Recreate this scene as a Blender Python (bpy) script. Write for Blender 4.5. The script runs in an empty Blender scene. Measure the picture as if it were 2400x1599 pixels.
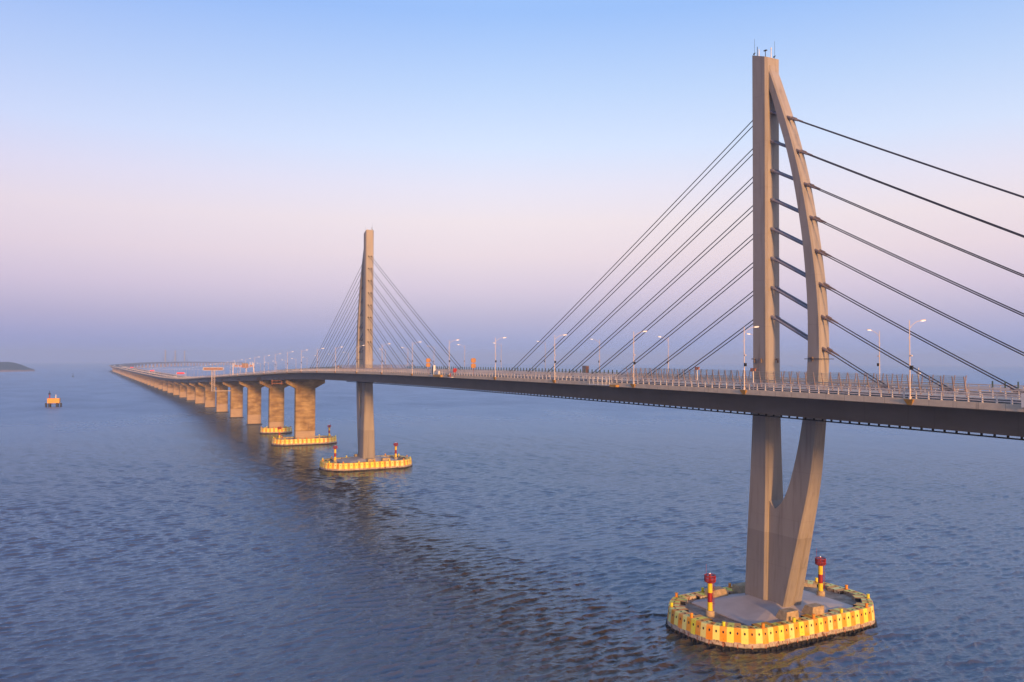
import bpy, math, random
from mathutils import Vector, Matrix
from math import radians as R, sin, cos, pi, sqrt, atan2, floor
scn = bpy.context.scene
col = scn.collection
random.seed(7)

# ------------------------------------------------------------------ camera, sky, sun, exposure
CAM = Vector((127.83, -126.70, 53.39)); YAW = R(27.636); PITCH = R(1.299); ROLL = R(0.203)
fh = Vector((-cos(YAW), sin(YAW), 0)); rt = Vector((sin(YAW), cos(YAW), 0)); zz = Vector((0, 0, 1))
fw = fh*cos(PITCH)+zz*sin(PITCH); up = -fh*sin(PITCH)+zz*cos(PITCH)
r2 = rt*cos(ROLL)+up*sin(ROLL); u2 = up*cos(ROLL)-rt*sin(ROLL)
camd = bpy.data.cameras.new('camera'); cam = bpy.data.objects.new('camera', camd); col.objects.link(cam)
cam.matrix_world = Matrix(((r2.x, u2.x, -fw.x, CAM.x), (r2.y, u2.y, -fw.y, CAM.y), (r2.z, u2.z, -fw.z, CAM.z), (0, 0, 0, 1)))
camd.sensor_width = 36; camd.lens = 36*1937.7/2400; camd.clip_end = 40000; camd.clip_start = 1
scn.camera = cam

def srgb(r, g, b):
    f = lambda c: (c/255)/12.92 if c/255 <= .04045 else ((c/255+.055)/1.055)**2.4
    return (f(r), f(g), f(b), 1)

SUN_EL = R(6); SUN_OFF = R(7.5)                       # low sun behind the camera, nearly along the bridge
SD = Vector((cos(SUN_EL)*cos(SUN_OFF), -cos(SUN_EL)*sin(SUN_OFF), sin(SUN_EL)))   # towards the sun
sd = bpy.data.lights.new('sun', 'SUN'); so = bpy.data.objects.new('sun', sd); col.objects.link(so)
sd.energy = 5; sd.angle = R(5); sd.color = (1.0, .50, .17)
so.rotation_euler = SD.to_track_quat('Z', 'Y').to_euler()

w = bpy.data.worlds.new('World'); scn.world = w; w.use_nodes = True
nt = w.node_tree; nt.nodes.clear(); N = nt.nodes.new; L = nt.links.new
out = N('ShaderNodeOutputWorld'); bg = N('ShaderNodeBackground'); L(bg.outputs[0], out.inputs[0])
sky = N('ShaderNodeTexSky'); sky.sky_type = 'NISHITA'; sky.sun_disc = False
sky.sun_elevation = SUN_EL; sky.sun_rotation = pi/2-atan2(SD.y, SD.x); sky.dust_density = 3
tc = N('ShaderNodeTexCoord'); sep = N('ShaderNodeSeparateXYZ'); L(tc.outputs['Generated'], sep.inputs[0])
def ramp(tree, stops, interp='EASE'):
    r = tree.nodes.new('ShaderNodeValToRGB'); cr = r.color_ramp; cr.interpolation = interp
    while len(cr.elements) < len(stops): cr.elements.new(.5)
    for e, (p, c) in zip(cr.elements, stops): e.position = p; e.color = c
    return r
def math_(tree, op, a=None, b=None, clamp=False):
    n = tree.nodes.new('ShaderNodeMath'); n.operation = op; n.use_clamp = clamp
    for i, v in enumerate((a, b)):
        if v is None: continue
        if isinstance(v, (int, float)): n.inputs[i].default_value = v
        else: tree.links.new(v, n.inputs[i])
    return n.outputs[0]
SKY = [(0, srgb(152, 168, 216)), (.02, srgb(156, 167, 214)), (.05, srgb(180, 175, 212)), (.085, srgb(208, 191, 217)), (.125, srgb(227, 206, 218)),
       (.165, srgb(233, 215, 222)), (.205, srgb(224, 217, 234)), (.25, srgb(206, 217, 244)), (.31, srgb(182, 204, 242)), (.39, srgb(146, 182, 240)), (.6, srgb(146, 186, 248)), (1, srgb(168, 200, 252))]
rp = ramp(nt, SKY, 'LINEAR'); L(sep.outputs[2], rp.inputs[0])
# warm glow on the side where the sun goes down (behind the camera)
warm = ramp(nt, [(0, srgb(255, 170, 110)), (.12, srgb(255, 200, 150)), (.35, srgb(205, 205, 225)), (1, srgb(190, 214, 252))], 'LINEAR'); L(sep.outputs[2], warm.inputs[0])
az = math_(nt, 'MULTIPLY', math_(nt, 'SUBTRACT', sep.outputs[0], .25), 1.3, True)
mixw = N('ShaderNodeMix'); mixw.data_type = 'RGBA'; L(az, mixw.inputs[0]); L(rp.outputs[0], mixw.inputs[6]); L(warm.outputs[0], mixw.inputs[7])
# slightly dimmer and more purple towards the left of the view (-Y)
lf = math_(nt, 'MULTIPLY', math_(nt, 'SUBTRACT', .42, sep.outputs[1]), 1.2, True)
mixl = N('ShaderNodeMix'); mixl.data_type = 'RGBA'; mixl.blend_type = 'MULTIPLY'; L(lf, mixl.inputs[0]); L(mixw.outputs[2], mixl.inputs[6]); mixl.inputs[7].default_value = (.80, .76, .90, 1)
# the sky away from both sunset and view (-Y side) is dimmer at dusk
dm = N('ShaderNodeMapRange'); L(sep.outputs[1], dm.inputs[0]); dm.inputs[1].default_value = -.12; dm.inputs[2].default_value = -.55; dm.inputs[3].default_value = 1; dm.inputs[4].default_value = .5
mixd = N('ShaderNodeVectorMath'); mixd.operation = 'SCALE'; L(mixl.outputs[2], mixd.inputs[0]); L(dm.outputs[0], mixd.inputs[3])
ns = N('ShaderNodeVectorMath'); ns.operation = 'SCALE'; L(sky.outputs[0], ns.inputs[0]); ns.inputs[3].default_value = .05
ad = N('ShaderNodeVectorMath'); ad.operation = 'ADD'; L(mixd.outputs[0], ad.inputs[0]); L(ns.outputs[0], ad.inputs[1])
L(ad.outputs[0], bg.inputs[0]); bg.inputs[1].default_value = 1.0
scn.view_settings.view_transform = 'Standard'; scn.view_settings.look = 'None'; scn.view_settings.exposure = 0; scn.view_settings.gamma = 1
scn.cycles.max_bounces = 5; scn.cycles.volume_bounces = 1; scn.cycles.transparent_max_bounces = 12

# ------------------------------------------------------------------ materials
def newmat(name):
    m = bpy.data.materials.new(name); m.use_nodes = True
    return m, m.node_tree, m.node_tree.nodes['Principled BSDF']
def noise(t, scale, detail=4, vec=None, rough=.55):
    n = t.nodes.new('ShaderNodeTexNoise'); n.inputs['Scale'].default_value = scale; n.inputs['Detail'].default_value = detail; n.inputs['Roughness'].default_value = rough
    if vec: t.links.new(vec, n.inputs['Vector'])
    return n.outputs['Fac']
def posvec(t, sx=1, sy=1, sz=1, obj=False):
    mp = t.nodes.new('ShaderNodeMapping'); mp.inputs['Scale'].default_value = (sx, sy, sz)
    if obj: c = t.nodes.new('ShaderNodeTexCoord'); t.links.new(c.outputs['Object'], mp.inputs[0])
    else: c = t.nodes.new('ShaderNodeNewGeometry'); t.links.new(c.outputs['Position'], mp.inputs[0])
    return mp.outputs[0]
def mixc(t, fac, a, b, mode='MIX'):
    m = t.nodes.new('ShaderNodeMix'); m.data_type = 'RGBA'; m.blend_type = mode
    for s, v in ((0, fac), (6, a), (7, b)):
        if hasattr(v, 'links'): t.links.new(v, m.inputs[s])
        elif s == 0: m.inputs[0].default_value = v
        else: m.inputs[s].default_value = tuple(v)+((1,) if len(v) == 3 else ())
    return m.outputs[2]
def rng(t, v, a, b, c=0, d=1):
    n = t.nodes.new('ShaderNodeMapRange'); t.links.new(v, n.inputs[0])
    for i, x in enumerate((a, b, c, d)): n.inputs[i+1].default_value = x
    return n.outputs[0]
def simple(name, c, rough=.6, metal=0, var=.25, scale=.6, bump=0):
    m, t, b = newmat(name)
    f = rng(t, noise(t, scale, 5, posvec(t)), .3, .7)
    t.links.new(mixc(t, f, [x*(1-var) for x in c], [min(1, x*(1+var*.6)) for x in c]), b.inputs['Base Color'])
    b.inputs['Roughness'].default_value = rough; b.inputs['Metallic'].default_value = metal
    if bump:
        bp = t.nodes.new('ShaderNodeBump'); bp.inputs['Strength'].default_value = bump; bp.inputs['Distance'].default_value = .05
        t.links.new(noise(t, scale*8, 4, posvec(t)), bp.inputs['Height']); t.links.new(bp.outputs[0], b.inputs['Normal'])
    return m
def emit(name, c, s):
    m, t, b = newmat(name); b.inputs['Base Color'].default_value = (*c, 1); b.inputs['Emission Color'].default_value = (*c, 1); b.inputs['Emission Strength'].default_value = s
    return m
M = {}
def towermat():
    m, t, b = newmat('pylon_paint'); g = t.nodes.new('ShaderNodeNewGeometry'); s = t.nodes.new('ShaderNodeSeparateXYZ'); t.links.new(g.outputs['Position'], s.inputs[0])
    v = rng(t, noise(t, .25, 5, posvec(t, 1, 1, .25)), .3, .7)
    c = mixc(t, v, (.33, .295, .265), (.40, .36, .325))
    st = rng(t, noise(t, 1.3, 4, posvec(t, 1, 1, .06)), .52, .72, 0, .5)
    c = mixc(t, st, c, (.17, .14, .12))
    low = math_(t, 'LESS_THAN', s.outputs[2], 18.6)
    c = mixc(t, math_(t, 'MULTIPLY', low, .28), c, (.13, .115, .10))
    seam = math_(t, 'LESS_THAN', math_(t, 'ABSOLUTE', math_(t, 'SUBTRACT', math_(t, 'MODULO', math_(t, 'ADD', s.outputs[2], 2.0), 9.6), 4.8)), .035)
    c = mixc(t, math_(t, 'MULTIPLY', seam, .3), c, (.13, .11, .10))
    t.links.new(c, b.inputs['Base Color']); b.inputs['Roughness'].default_value = .55
    return m
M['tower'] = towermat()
def piermat():
    m, t, b = newmat('pier_concrete'); g = t.nodes.new('ShaderNodeNewGeometry'); s = t.nodes.new('ShaderNodeSeparateXYZ'); t.links.new(g.outputs['Position'], s.inputs[0])
    big = rng(t, noise(t, .35, 6, posvec(t, .3, .5, 1)), .35, .68)
    c = mixc(t, big, (.25, .155, .06), (.54, .39, .19))
    hz = rng(t, noise(t, .9, 5, posvec(t, .12, .12, 1.6)), .5, .68)
    c = mixc(t, math_(t, 'MULTIPLY', hz, .6), c, (.20, .135, .08))
    vt = rng(t, noise(t, .8, 4, posvec(t, 1, 1, .08)), .58, .72)
    c = mixc(t, math_(t, 'MULTIPLY', vt, .45), c, (.17, .115, .075))
    pale = rng(t, math_(t, 'ADD', s.outputs[2], math_(t, 'MULTIPLY', noise(t, .5, 2, posvec(t)), .6)), 8.2, 8.6, 1, 0)
    c = mixc(t, math_(t, 'MULTIPLY', pale, .75), c, (.50, .38, .27))
    seam = math_(t, 'LESS_THAN', math_(t, 'MODULO', s.outputs[2], 4.2), .1)
    c = mixc(t, math_(t, 'MULTIPLY', seam, .5), c, (.17, .12, .09))
    wet = rng(t, s.outputs[2], .7, 1.1, 1, 0); c = mixc(t, wet, c, (.03, .028, .027))
    t.links.new(c, b.inputs['Base Color']); b.inputs['Roughness'].default_value = .85
    return m
M['pier'] = piermat()
def slabmat():
    m, t, b = newmat('deck_concrete'); g = t.nodes.new('ShaderNodeNewGeometry'); s = t.nodes.new('ShaderNodeSeparateXYZ'); t.links.new(g.outputs['Position'], s.inputs[0])
    v = rng(t, noise(t, .6, 6, posvec(t, 1, 1, 2)), .3, .7)
    c = mixc(t, v, (.62, .51, .38), (.76, .64, .48))
    xx = math_(t, 'ADD', math_(t, 'ADD', s.outputs[0], 9000), 0)
    seam = math_(t, 'LESS_THAN', math_(t, 'MODULO', xx, 3.7), .05)
    c = mixc(t, math_(t, 'MULTIPLY', seam, .75), c, (.12, .1, .085))
    st = rng(t, noise(t, 1.2, 3, posvec(t, 1, 1, .15)), .6, .72); c = mixc(t, math_(t, 'MULTIPLY', st, .4), c, (.22, .18, .14))
    t.links.new(c, b.inputs['Base Color']); b.inputs['Roughness'].default_value = .85
    return m
M['slab'] = slabmat()
def girdermat():
    m, t, b = newmat('girder_paint'); g = t.nodes.new('ShaderNodeNewGeometry'); s = t.nodes.new('ShaderNodeSeparateXYZ'); t.links.new(g.outputs['Position'], s.inputs[0])
    v = rng(t, noise(t, .35, 6, posvec(t, .4, 1, 1)), .3, .7)
    c = mixc(t, v, (.15, .12, .10), (.20, .165, .14))
    seam = math_(t, 'LESS_THAN', math_(t, 'MODULO', math_(t, 'ADD', s.outputs[0], 9003), 12.5), .08)
    c = mixc(t, math_(t, 'MULTIPLY', seam, .35), c, (.08, .06, .05))
    st = rng(t, noise(t, .9, 4, posvec(t, 1, 1, .1)), .62, .75); c = mixc(t, math_(t, 'MULTIPLY', st, .35), c, (.13, .08, .045))
    t.links.new(c, b.inputs['Base Color']); b.inputs['Roughness'].default_value = .5
    return m
M['girder'] = girdermat()
M['asphalt'] = simple('asphalt', (.03, .031, .035), 1, var=.3, scale=.4); M['asphalt'].node_tree.nodes['Principled BSDF'].inputs['Specular IOR Level'].default_value = .1
M['marking'] = simple('road_marking', (.7, .7, .68), .6, var=.15)
M['rail'] = simple('rail_paint', (.78, .70, .63), .45, var=.12)
M['brownpost'] = simple('screen_post_paint', (.42, .32, .30), .5, var=.2)
M['teal'] = simple('antiglare_board', (.035, .075, .075), .5)
M['cable'] = simple('cable_sheath', (.045, .035, .04), .45)
M['tube'] = simple('cable_tube', (.23, .22, .26), .35, var=.1)
M['socket'] = simple('socket_metal', (.26, .2, .18), .5, .3)
M['dark'] = simple('dark_opening', (.012, .011, .012), .8)
M['black'] = simple('black_plastic', (.02, .02, .022), .5)
M['pole'] = simple('lamp_pole_paint', (.74, .62, .54), .4, var=.06)
M['lamp'] = emit('lamp_glow', (1, .93, .84), 1.0)
M['bracket'] = simple('ochre_bracket', (.55, .30, .07), .6)
M['red'] = simple('red_paint', (.36, .008, .010), .45, var=.2, scale=1.5)
M['yellowp'] = simple('beacon_yellow', (.95, .68, .01), .45, var=.1, scale=1.5)
M['white'] = simple('white_paint', (.8, .78, .75), .5, var=.08)
M['orangesign'] = simple('orange_panel', (.50, .24, .08), .55, var=.2, scale=3)
M['palesign'] = simple('pale_sign', (.24, .20, .185), .6, var=.2, scale=3)
M['ledred'] = emit('red_display', (.8, .01, .02), .45)
M['webglow'] = simple('web_glow_tint', (.20, .12, .08), .7)  # brown stands for warm light reflected onto the girder web
M['orangebox'] = simple('platform_orange', (.95, .40, .0), .6, var=.12)
M['steelred'] = simple('red_oxide_steel', (.42, .17, .10), .6)
def panelmat(name, c1, c2):
    m, t, b = newmat(name); oi = t.nodes.new('ShaderNodeObjectInfo')
    c = mixc(t, rng(t, oi.outputs['Random'], 0, 1), c1, c2)
    f = rng(t, noise(t, 1.1, 5, posvec(t, 1, 1, .6)), .48, .7)
    c = mixc(t, math_(t, 'MULTIPLY', f, .45), c, (.95, .66, .25))
    r_ = rng(t, noise(t, 2.6, 5, posvec(t, 1, 1, .5)), .64, .72)
    c = mixc(t, math_(t, 'MULTIPLY', r_, .6), c, (.35, .13, .03))
    t.links.new(c, b.inputs['Base Color']); b.inputs['Roughness'].default_value = .55
    return m
M['py'] = panelmat('fender_yellow', (1, .92, .04), (1, .94, .34))
M['po'] = panelmat('fender_orange', (.96, .32, .008), (.97, .44, .02))
def skirtmat():
    m, t, b = newmat('fender_concrete'); g = t.nodes.new('ShaderNodeNewGeometry'); s = t.nodes.new('ShaderNodeSeparateXYZ'); t.links.new(g.outputs['Position'], s.inputs[0])
    c = mixc(t, rng(t, noise(t, 1.5, 5, posvec(t)), .35, .65), (.38, .30, .22), (.62, .54, .44))
    f = rng(t, noise(t, 2.2, 4, posvec(t, 1, 1, .35)), .56, .62); c = mixc(t, f, c, (.16, .055, .02))
    wet = rng(t, math_(t, 'ADD', s.outputs[2], math_(t, 'MULTIPLY', noise(t, .8, 3, posvec(t)), -.5)), .25, .45, 1, 0)
    c = mixc(t, wet, c, (.02, .017, .012))
    t.links.new(c, b.inputs['Base Color']); b.inputs['Roughness'].default_value = .8
    return m
M['skirt'] = skirtmat()
def capmat():
    m, t, b = newmat('cap_concrete')
    c = mixc(t, rng(t, noise(t, .45, 7, posvec(t), .65), .35, .65), (.18, .14, .11), (.44, .37, .30))
    t.links.new(c, b.inputs['Base Color']); b.inputs['Roughness'].default_value = .9
    return m
M['cap'] = capmat()
M['pedestal'] = simple('pedestal_coating', (.55, .51, .50), .75, var=.14, scale=.3)
M['block'] = simple('block_concrete', (.50, .38, .23), .9, var=.35, scale=1.2, bump=.4)
def glassmat():
    m, t, b = newmat('tinted_screen'); t.nodes.remove(b)
    tr = t.nodes.new('ShaderNodeBsdfTransparent'); tr.inputs[0].default_value = (.985, .99, .99, 1)
    gl = t.nodes.new('ShaderNodeBsdfGlossy'); gl.inputs['Roughness'].default_value = .1; gl.inputs[0].default_value = (.8, .9, .9, 1)
    mx = t.nodes.new('ShaderNodeMixShader'); mx.inputs[0].default_value = .02
    t.links.new(tr.outputs[0], mx.inputs[1]); t.links.new(gl.outputs[0], mx.inputs[2]); t.links.new(mx.outputs[0], t.nodes['Material Output'].inputs[0])
    return m
M['glass'] = glassmat()
def watermat():
    m, t, b = newmat('sea_water'); nd = t.nodes
    def wave(scale, sx, sy, detail, rot):
        mp = nd.new('ShaderNodeMapping'); mp.inputs['Scale'].default_value = (sx, sy, 1); mp.inputs['Rotation'].default_value = (0, 0, rot)
        g = nd.new('ShaderNodeNewGeometry'); t.links.new(g.outputs['Position'], mp.inputs[0])
        n = nd.new('ShaderNodeTexNoise'); n.inputs['Scale'].default_value = scale; n.inputs['Detail'].default_value = detail; n.inputs['Roughness'].default_value = .6; n.inputs['Distortion'].default_value = .35
        t.links.new(mp.outputs[0], n.inputs['Vector']); return n.outputs['Fac']
    # ripples, crests lying across the view
    ridge = lambda n_: math_(t, 'SUBTRACT', 1, math_(t, 'ABSOLUTE', math_(t, 'SUBTRACT', math_(t, 'MULTIPLY', n_, 2), 1)))
    dv = nd.new('ShaderNodeVectorMath'); dv.operation = 'DISTANCE'; g = nd.new('ShaderNodeNewGeometry'); t.links.new(g.outputs['Position'], dv.inputs[0]); dv.inputs[1].default_value = (128, -127, 0)
    far = rng(t, dv.outputs['Value'], 260, 1000, 0, 1)              # beyond the modelled waves the gloss lobe carries their slopes
    h = math_(t, 'MULTIPLY', math_(t, 'ADD', math_(t, 'MULTIPLY', wave(.17, 1, .5, 3, R(-30)), 1.1), math_(t, 'MULTIPLY', ridge(wave(.30, 1, .62, 4, R(-22))), .6)), math_(t, 'MULTIPLY', far, .35))
    h = math_(t, 'ADD', h, math_(t, 'MULTIPLY', wave(1.5, 1, .6, 4, R(35)), .36))
    bp = nd.new('ShaderNodeBump'); bp.inputs['Strength'].default_value = 1; bp.inputs['Distance'].default_value = .45
    t.links.new(h, bp.inputs['Height'])
    mud = rng(t, noise(t, .008, 4, posvec(t)), .35, .65)
    df = nd.new('ShaderNodeBsdfDiffuse'); t.links.new(mixc(t, mud, (.056, .040, .026), (.076, .054, .034)), df.inputs[0])
    gl = nd.new('ShaderNodeBsdfGlossy'); gl.inputs[0].default_value = (.62, .80, 1.0, 1); gl.inputs['Roughness'].default_value = .035
    fr = nd.new('ShaderNodeFresnel'); fr.inputs[0].default_value = 1.95; mx = nd.new('ShaderNodeMixShader')
    for n_ in (df, gl, fr): t.links.new(bp.outputs[0], n_.inputs['Normal'])
    t.links.new(fr.outputs[0], mx.inputs[0]); t.links.new(df.outputs[0], mx.inputs[1]); t.links.new(gl.outputs[0], mx.inputs[2])
    t.nodes.remove(b); t.links.new(mx.outputs[0], nd['Material Output'].inputs[0])
    wp = rng(t, noise(t, .018, 6, posvec(t, .6, 1, 1), .65), .35, .65, .7, 1.15)
    t.links.new(math_(t, 'ADD', .05, math_(t, 'MULTIPLY', math_(t, 'MULTIPLY', far, .36), wp)), gl.inputs['Roughness'])
    t.links.new(math_(t, 'MULTIPLY', fr.outputs[0], math_(t, 'SUBTRACT', 1, math_(t, 'MULTIPLY', math_(t, 'MULTIPLY', far, .36), wp))), mx.inputs[0])
    return m
M['water'] = watermat()
def hillmat():
    m, t, b = newmat('hill_cover'); g = t.nodes.new('ShaderNodeNewGeometry'); s = t.nodes.new('ShaderNodeSeparateXYZ'); t.links.new(g.outputs['Position'], s.inputs[0])
    c = mixc(t, rng(t, noise(t, .05, 6, posvec(t)), .35, .65), (.005, .03, .04), (.012, .05, .055))
    rock = rng(t, math_(t, 'ADD', s.outputs[2], math_(t, 'MULTIPLY', noise(t, .03, 4, posvec(t)), 14)), 9, 15, 1, 0)
    c = mixc(t, rock, c, (.30, .20, .16)); t.links.new(c, b.inputs['Base Color']); b.inputs['Roughness'].default_value = .95
    return m
M['hill'] = hillmat()

# ------------------------------------------------------------------ mesh helpers
class MB:
    def __init__(s): s.v = []; s.f = []; s.mi = []; s.sm = []
    def add(s, vs, fs, mi=0, smooth=False):
        o = len(s.v); s.v += [tuple(v) for v in vs]
        for f in fs: s.f.append([i+o for i in f]); s.mi.append(mi); s.sm.append(smooth)
    def box(s, x0, x1, y0, y1, z0, z1, mi=0):
        s.add([(x0, y0, z0), (x1, y0, z0), (x1, y1, z0), (x0, y1, z0), (x0, y0, z1), (x1, y0, z1), (x1, y1, z1), (x0, y1, z1)],
              [(0, 3, 2, 1), (4, 5, 6, 7), (0, 1, 5, 4), (1, 2, 6, 5), (2, 3, 7, 6), (3, 0, 4, 7)], mi)
    def rings(s, rs, mi=0, caps=True, smooth=False, closed=True):
        n = len(rs[0]); vs = [p for r in rs for p in r]; fs = []
        for k in range(len(rs)-1):
            for i in range(n if closed else n-1):
                j = (i+1) % n; fs.append((k*n+i, k*n+j, (k+1)*n+j, (k+1)*n+i))
        s.add(vs, fs, mi, smooth)
        if caps and closed:
            s.add(rs[0], [tuple(range(n))[::-1]], mi); s.add(rs[-1], [tuple(range(n))], mi)
    def tube(s, a, b, r0, r1=None, n=8, mi=0, caps=True):
        a = Vector(a); b = Vector(b); d = (b-a).normalized(); r1 = r0 if r1 is None else r1
        u = d.cross(Vector((0, 0, 1)))
        if u.length < 1e-4: u = Vector((1, 0, 0))
        u.normalize(); v = d.cross(u)
        ring = lambda c, r: [c+u*(r*cos(2*pi*i/n))+v*(r*sin(2*pi*i/n)) for i in range(n)]
        s.rings([ring(a, r0), ring(b, r1)][::-1], mi, caps, True)
    def lathe(s, prof, n=16, mi=0, c=(0, 0)):
        s.rings([[(c[0]+r*cos(2*pi*i/n), c[1]+r*sin(2*pi*i/n), z) for i in range(n)] for r, z in prof], mi, True, True)
    def build(s, name, mats, parent=None, loc=None):
        me = bpy.data.meshes.new(name); me.from_pydata(s.v, [], s.f)
        for m in (mats if isinstance(mats, (list, tuple)) else [mats]): me.materials.append(m)
        me.polygons.foreach_set('material_index', s.mi); me.polygons.foreach_set('use_smooth', s.sm); me.update()
        o = bpy.data.objects.new(name, me); col.objects.link(o)
        if parent: o.parent = parent; KIDS.setdefault(parent, []).append(o)
        if loc: o.location = loc
        return o
KIDS = {}
def tag(o, label=None, cat=None, group=None, kind=None):
    if label: o['label'] = label
    if cat: o['category'] = cat
    if group: o['group'] = group
    if kind: o['kind'] = kind
    return o
def empty(name, loc=(0, 0, 0), rz=0):
    o = bpy.data.objects.new(name, None); o.empty_display_size = 1; col.objects.link(o); o.location = loc; o.rotation_euler = (0, 0, rz); return o
def copy_tree(o, parent=None, loc=None, rz=None, label=None):
    c = o.copy(); col.objects.link(c); c.parent = parent
    if parent: KIDS.setdefault(parent, []).append(c)
    if loc is not None: c.location = loc
    if rz is not None: c.rotation_euler = (0, 0, rz)
    if label: c['label'] = label
    for ch in KIDS.get(o, []): copy_tree(ch, c)
    return c
def linked(name, me, parent, loc, rz=0):
    o = bpy.data.objects.new(name, me); col.objects.link(o); o.location = loc; o.rotation_euler = (0, 0, rz)
    if parent: o.parent = parent; KIDS.setdefault(parent, []).append(o)
    return o
def hermite(pts):
    pts = sorted(pts); n = len(pts); m = []
    for i in range(n):
        if i in (0, n-1):
            a, b = (0, 1) if i == 0 else (n-2, n-1); m.append((pts[b][1]-pts[a][1])/(pts[b][0]-pts[a][0]))
        else: m.append(((pts[i][1]-pts[i-1][1])/(pts[i][0]-pts[i-1][0])+(pts[i+1][1]-pts[i][1])/(pts[i+1][0]-pts[i][0]))/2)
    def f(x):
        if x <= pts[0][0]: return pts[0][1]+(x-pts[0][0])*m[0]
        if x >= pts[-1][0]: return pts[-1][1]+(x-pts[-1][0])*m[-1]
        for i in range(n-1):
            if x <= pts[i+1][0]: break
        h = pts[i+1][0]-pts[i][0]; t = (x-pts[i][0])/h
        return ((2*t**3-3*t*t+1)*pts[i][1]+(t**3-2*t*t+t)*h*m[i]+(-2*t**3+3*t*t)*pts[i+1][1]+(t**3-t*t)*h*m[i+1])
    return f
dz = hermite([(240, 44.6), (130, 47.0), (60, 47.7), (0, 48.05), (-100, 48.25), (-200, 48.0), (-268, 47.5), (-337, 46.6), (-453, 43.4), (-635, 38.0), (-772, 34.1),
              (-862, 31.2), (-965, 28.7), (-1098, 26.8), (-1257, 25.5), (-1461, 24.9), (-2133, 24.1), (-2700, 23.9), (-3700, 23.5), (-4500, 25.0), (-5400, 31.5), (-6000, 32.5), (-6700, 29), (-7400, 25), (-8200, 24)])
_dy = hermite([(-3300, 0), (-3600, 1), (-3850, 8), (-4150, 32), (-4550, 85), (-5000, 178), (-5600, 364), (-5844, 446), (-6090, 532), (-6600, 720), (-7200, 960), (-8000, 1290)])
dy = lambda x: 0 if x > -3300 else _dy(x)
def frame(x):
    h = 1.0; t = Vector((-2*h, dy(x-h)-dy(x+h), 0)).normalized()      # travelling towards -X
    return Vector((x, dy(x), dz(x))), Vector((-t.y, t.x, 0))*-1           # centre, side vector (+Y side)
def dp(x, y, z):
    c, s = frame(x); return c+s*y+Vector((0, 0, z))
def stations(x0, x1):
    xs = []; x = x0
    while x > x1:
        xs.append(x); x -= 6 if x > -500 else (15 if x > -1500 else 40)
    xs.append(x1); return xs
def sweep(mb, sec, xs, mi=0):
    mb.rings([[dp(x, y, z) for y, z in sec] for x in xs][::-1], mi)

# ------------------------------------------------------------------ sea and island
import numpy as np
def build_sea():
    # one sheet, finely divided where the waves can be told apart, coarse elsewhere; a sum of wind waves in world coordinates
    cx, cy = 128.0, -127.0; rg = np.random.RandomState(11)
    th0 = math.atan2(.464, -.886)                                   # middle of the finely divided sector
    fine = np.linspace(-.64, .64, 800); coarse = np.linspace(.64, 2*pi-.64, 60)[1:-1]
    ang = th0+np.concatenate([fine, coarse]); edge = np.concatenate([np.clip((.64-np.abs(fine))/.03, 0, 1), np.zeros(len(coarse))])
    r = [4, 40, 80, 105]; x = 110.0
    while x < 1500: r.append(x); x += .30*max(1, x/170)**1.25
    r.append(1500.0); r = np.array(r); T, Rr = np.meshgrid(ang, r)
    X = cx+Rr*np.cos(T); Y = cy+Rr*np.sin(T); Z = np.zeros_like(X); DX = np.zeros_like(X); DY = np.zeros_like(X)
    sp = np.maximum(Rr*.0016, .30*np.maximum(1, Rr/170)**1.25)
    n = 110; lam = .75*(5.6/.75)**rg.rand(n); main = math.atan2(-.25, -.95)
    dirs = main+rg.normal(0, .42, n); ph = rg.rand(n)*2*pi
    patch = 1.05+.13*np.sin(X*.021+Y*.013+1)+.12*np.sin(X*-.034+Y*.047+2)+.10*np.sin(X*.09+Y*-.06)
    env = edge[None, :]*np.clip((Rr-106)/10, 0, 1)*np.clip((1500-Rr)/300, 0, 1)*patch
    for l, d, p in zip(lam, dirs, ph):
        k = 2*pi/l; s_ = SLOPE*sqrt(2/n)*(.92 if l > 3.4 else 1.0); A = s_/k*env*np.clip((l/sp-2.2)/1.5, 0, 1); q = k*(X*cos(d)+Y*sin(d))+p
        Z += A*np.cos(q); DX -= .9*A*np.sin(q)*cos(d); DY -= .9*A*np.sin(q)*sin(d)
    X += DX; Y += DY
    rows = [np.stack([X[i], Y[i], Z[i]], 1) for i in range(len(r))]
    ca, sa = np.cos(ang), np.sin(ang)
    with np.errstate(divide='ignore'):
        Rm = np.minimum(np.where(ca > 0, (1700-cx)/ca, (-9600-cx)/ca), np.where(sa > 0, (8600-cy)/sa, (-3000-cy)/sa))
    for t in (.03, .08, .2, .5, 1): rr = 1500+(Rm-1500)*t; rows.append(np.stack([cx+rr*ca, cy+rr*sa, 0*rr], 1))
    m = len(ang); V = np.concatenate([np.array([[cx, cy, 0.0]])]+rows); nr = len(rows)
    i = np.arange(m); j = (i+1) % m; F = []
    quads = np.concatenate([np.stack([1+k*m+i, 1+(k+1)*m+i, 1+(k+1)*m+j, 1+k*m+j], 1) for k in range(nr-1)])
    tri = np.stack([np.zeros(m, int), 1+i, 1+j], 1)
    me = bpy.data.meshes.new('sea'); nl = quads.size+tri.size
    me.vertices.add(len(V)); me.vertices.foreach_set('co', V.astype(np.float32).ravel())
    me.loops.add(nl); me.loops.foreach_set('vertex_index', np.concatenate([quads.ravel(), tri.ravel()]).astype(np.int32))
    me.polygons.add(len(quads)+len(tri)); st = np.concatenate([np.arange(len(quads))*4, quads.size+np.arange(len(tri))*3]).astype(np.int32)
    me.polygons.foreach_set('loop_start', st); me.polygons.foreach_set('use_smooth', np.ones(len(st), bool)); me.update(calc_edges=True); me.validate()
    me.materials.append(M['water']); o = bpy.data.objects.new('sea', me); col.objects.link(o); return o
SLOPE = .245
tag(build_sea(), kind='structure')
mb = MB(); rs = []
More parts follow.
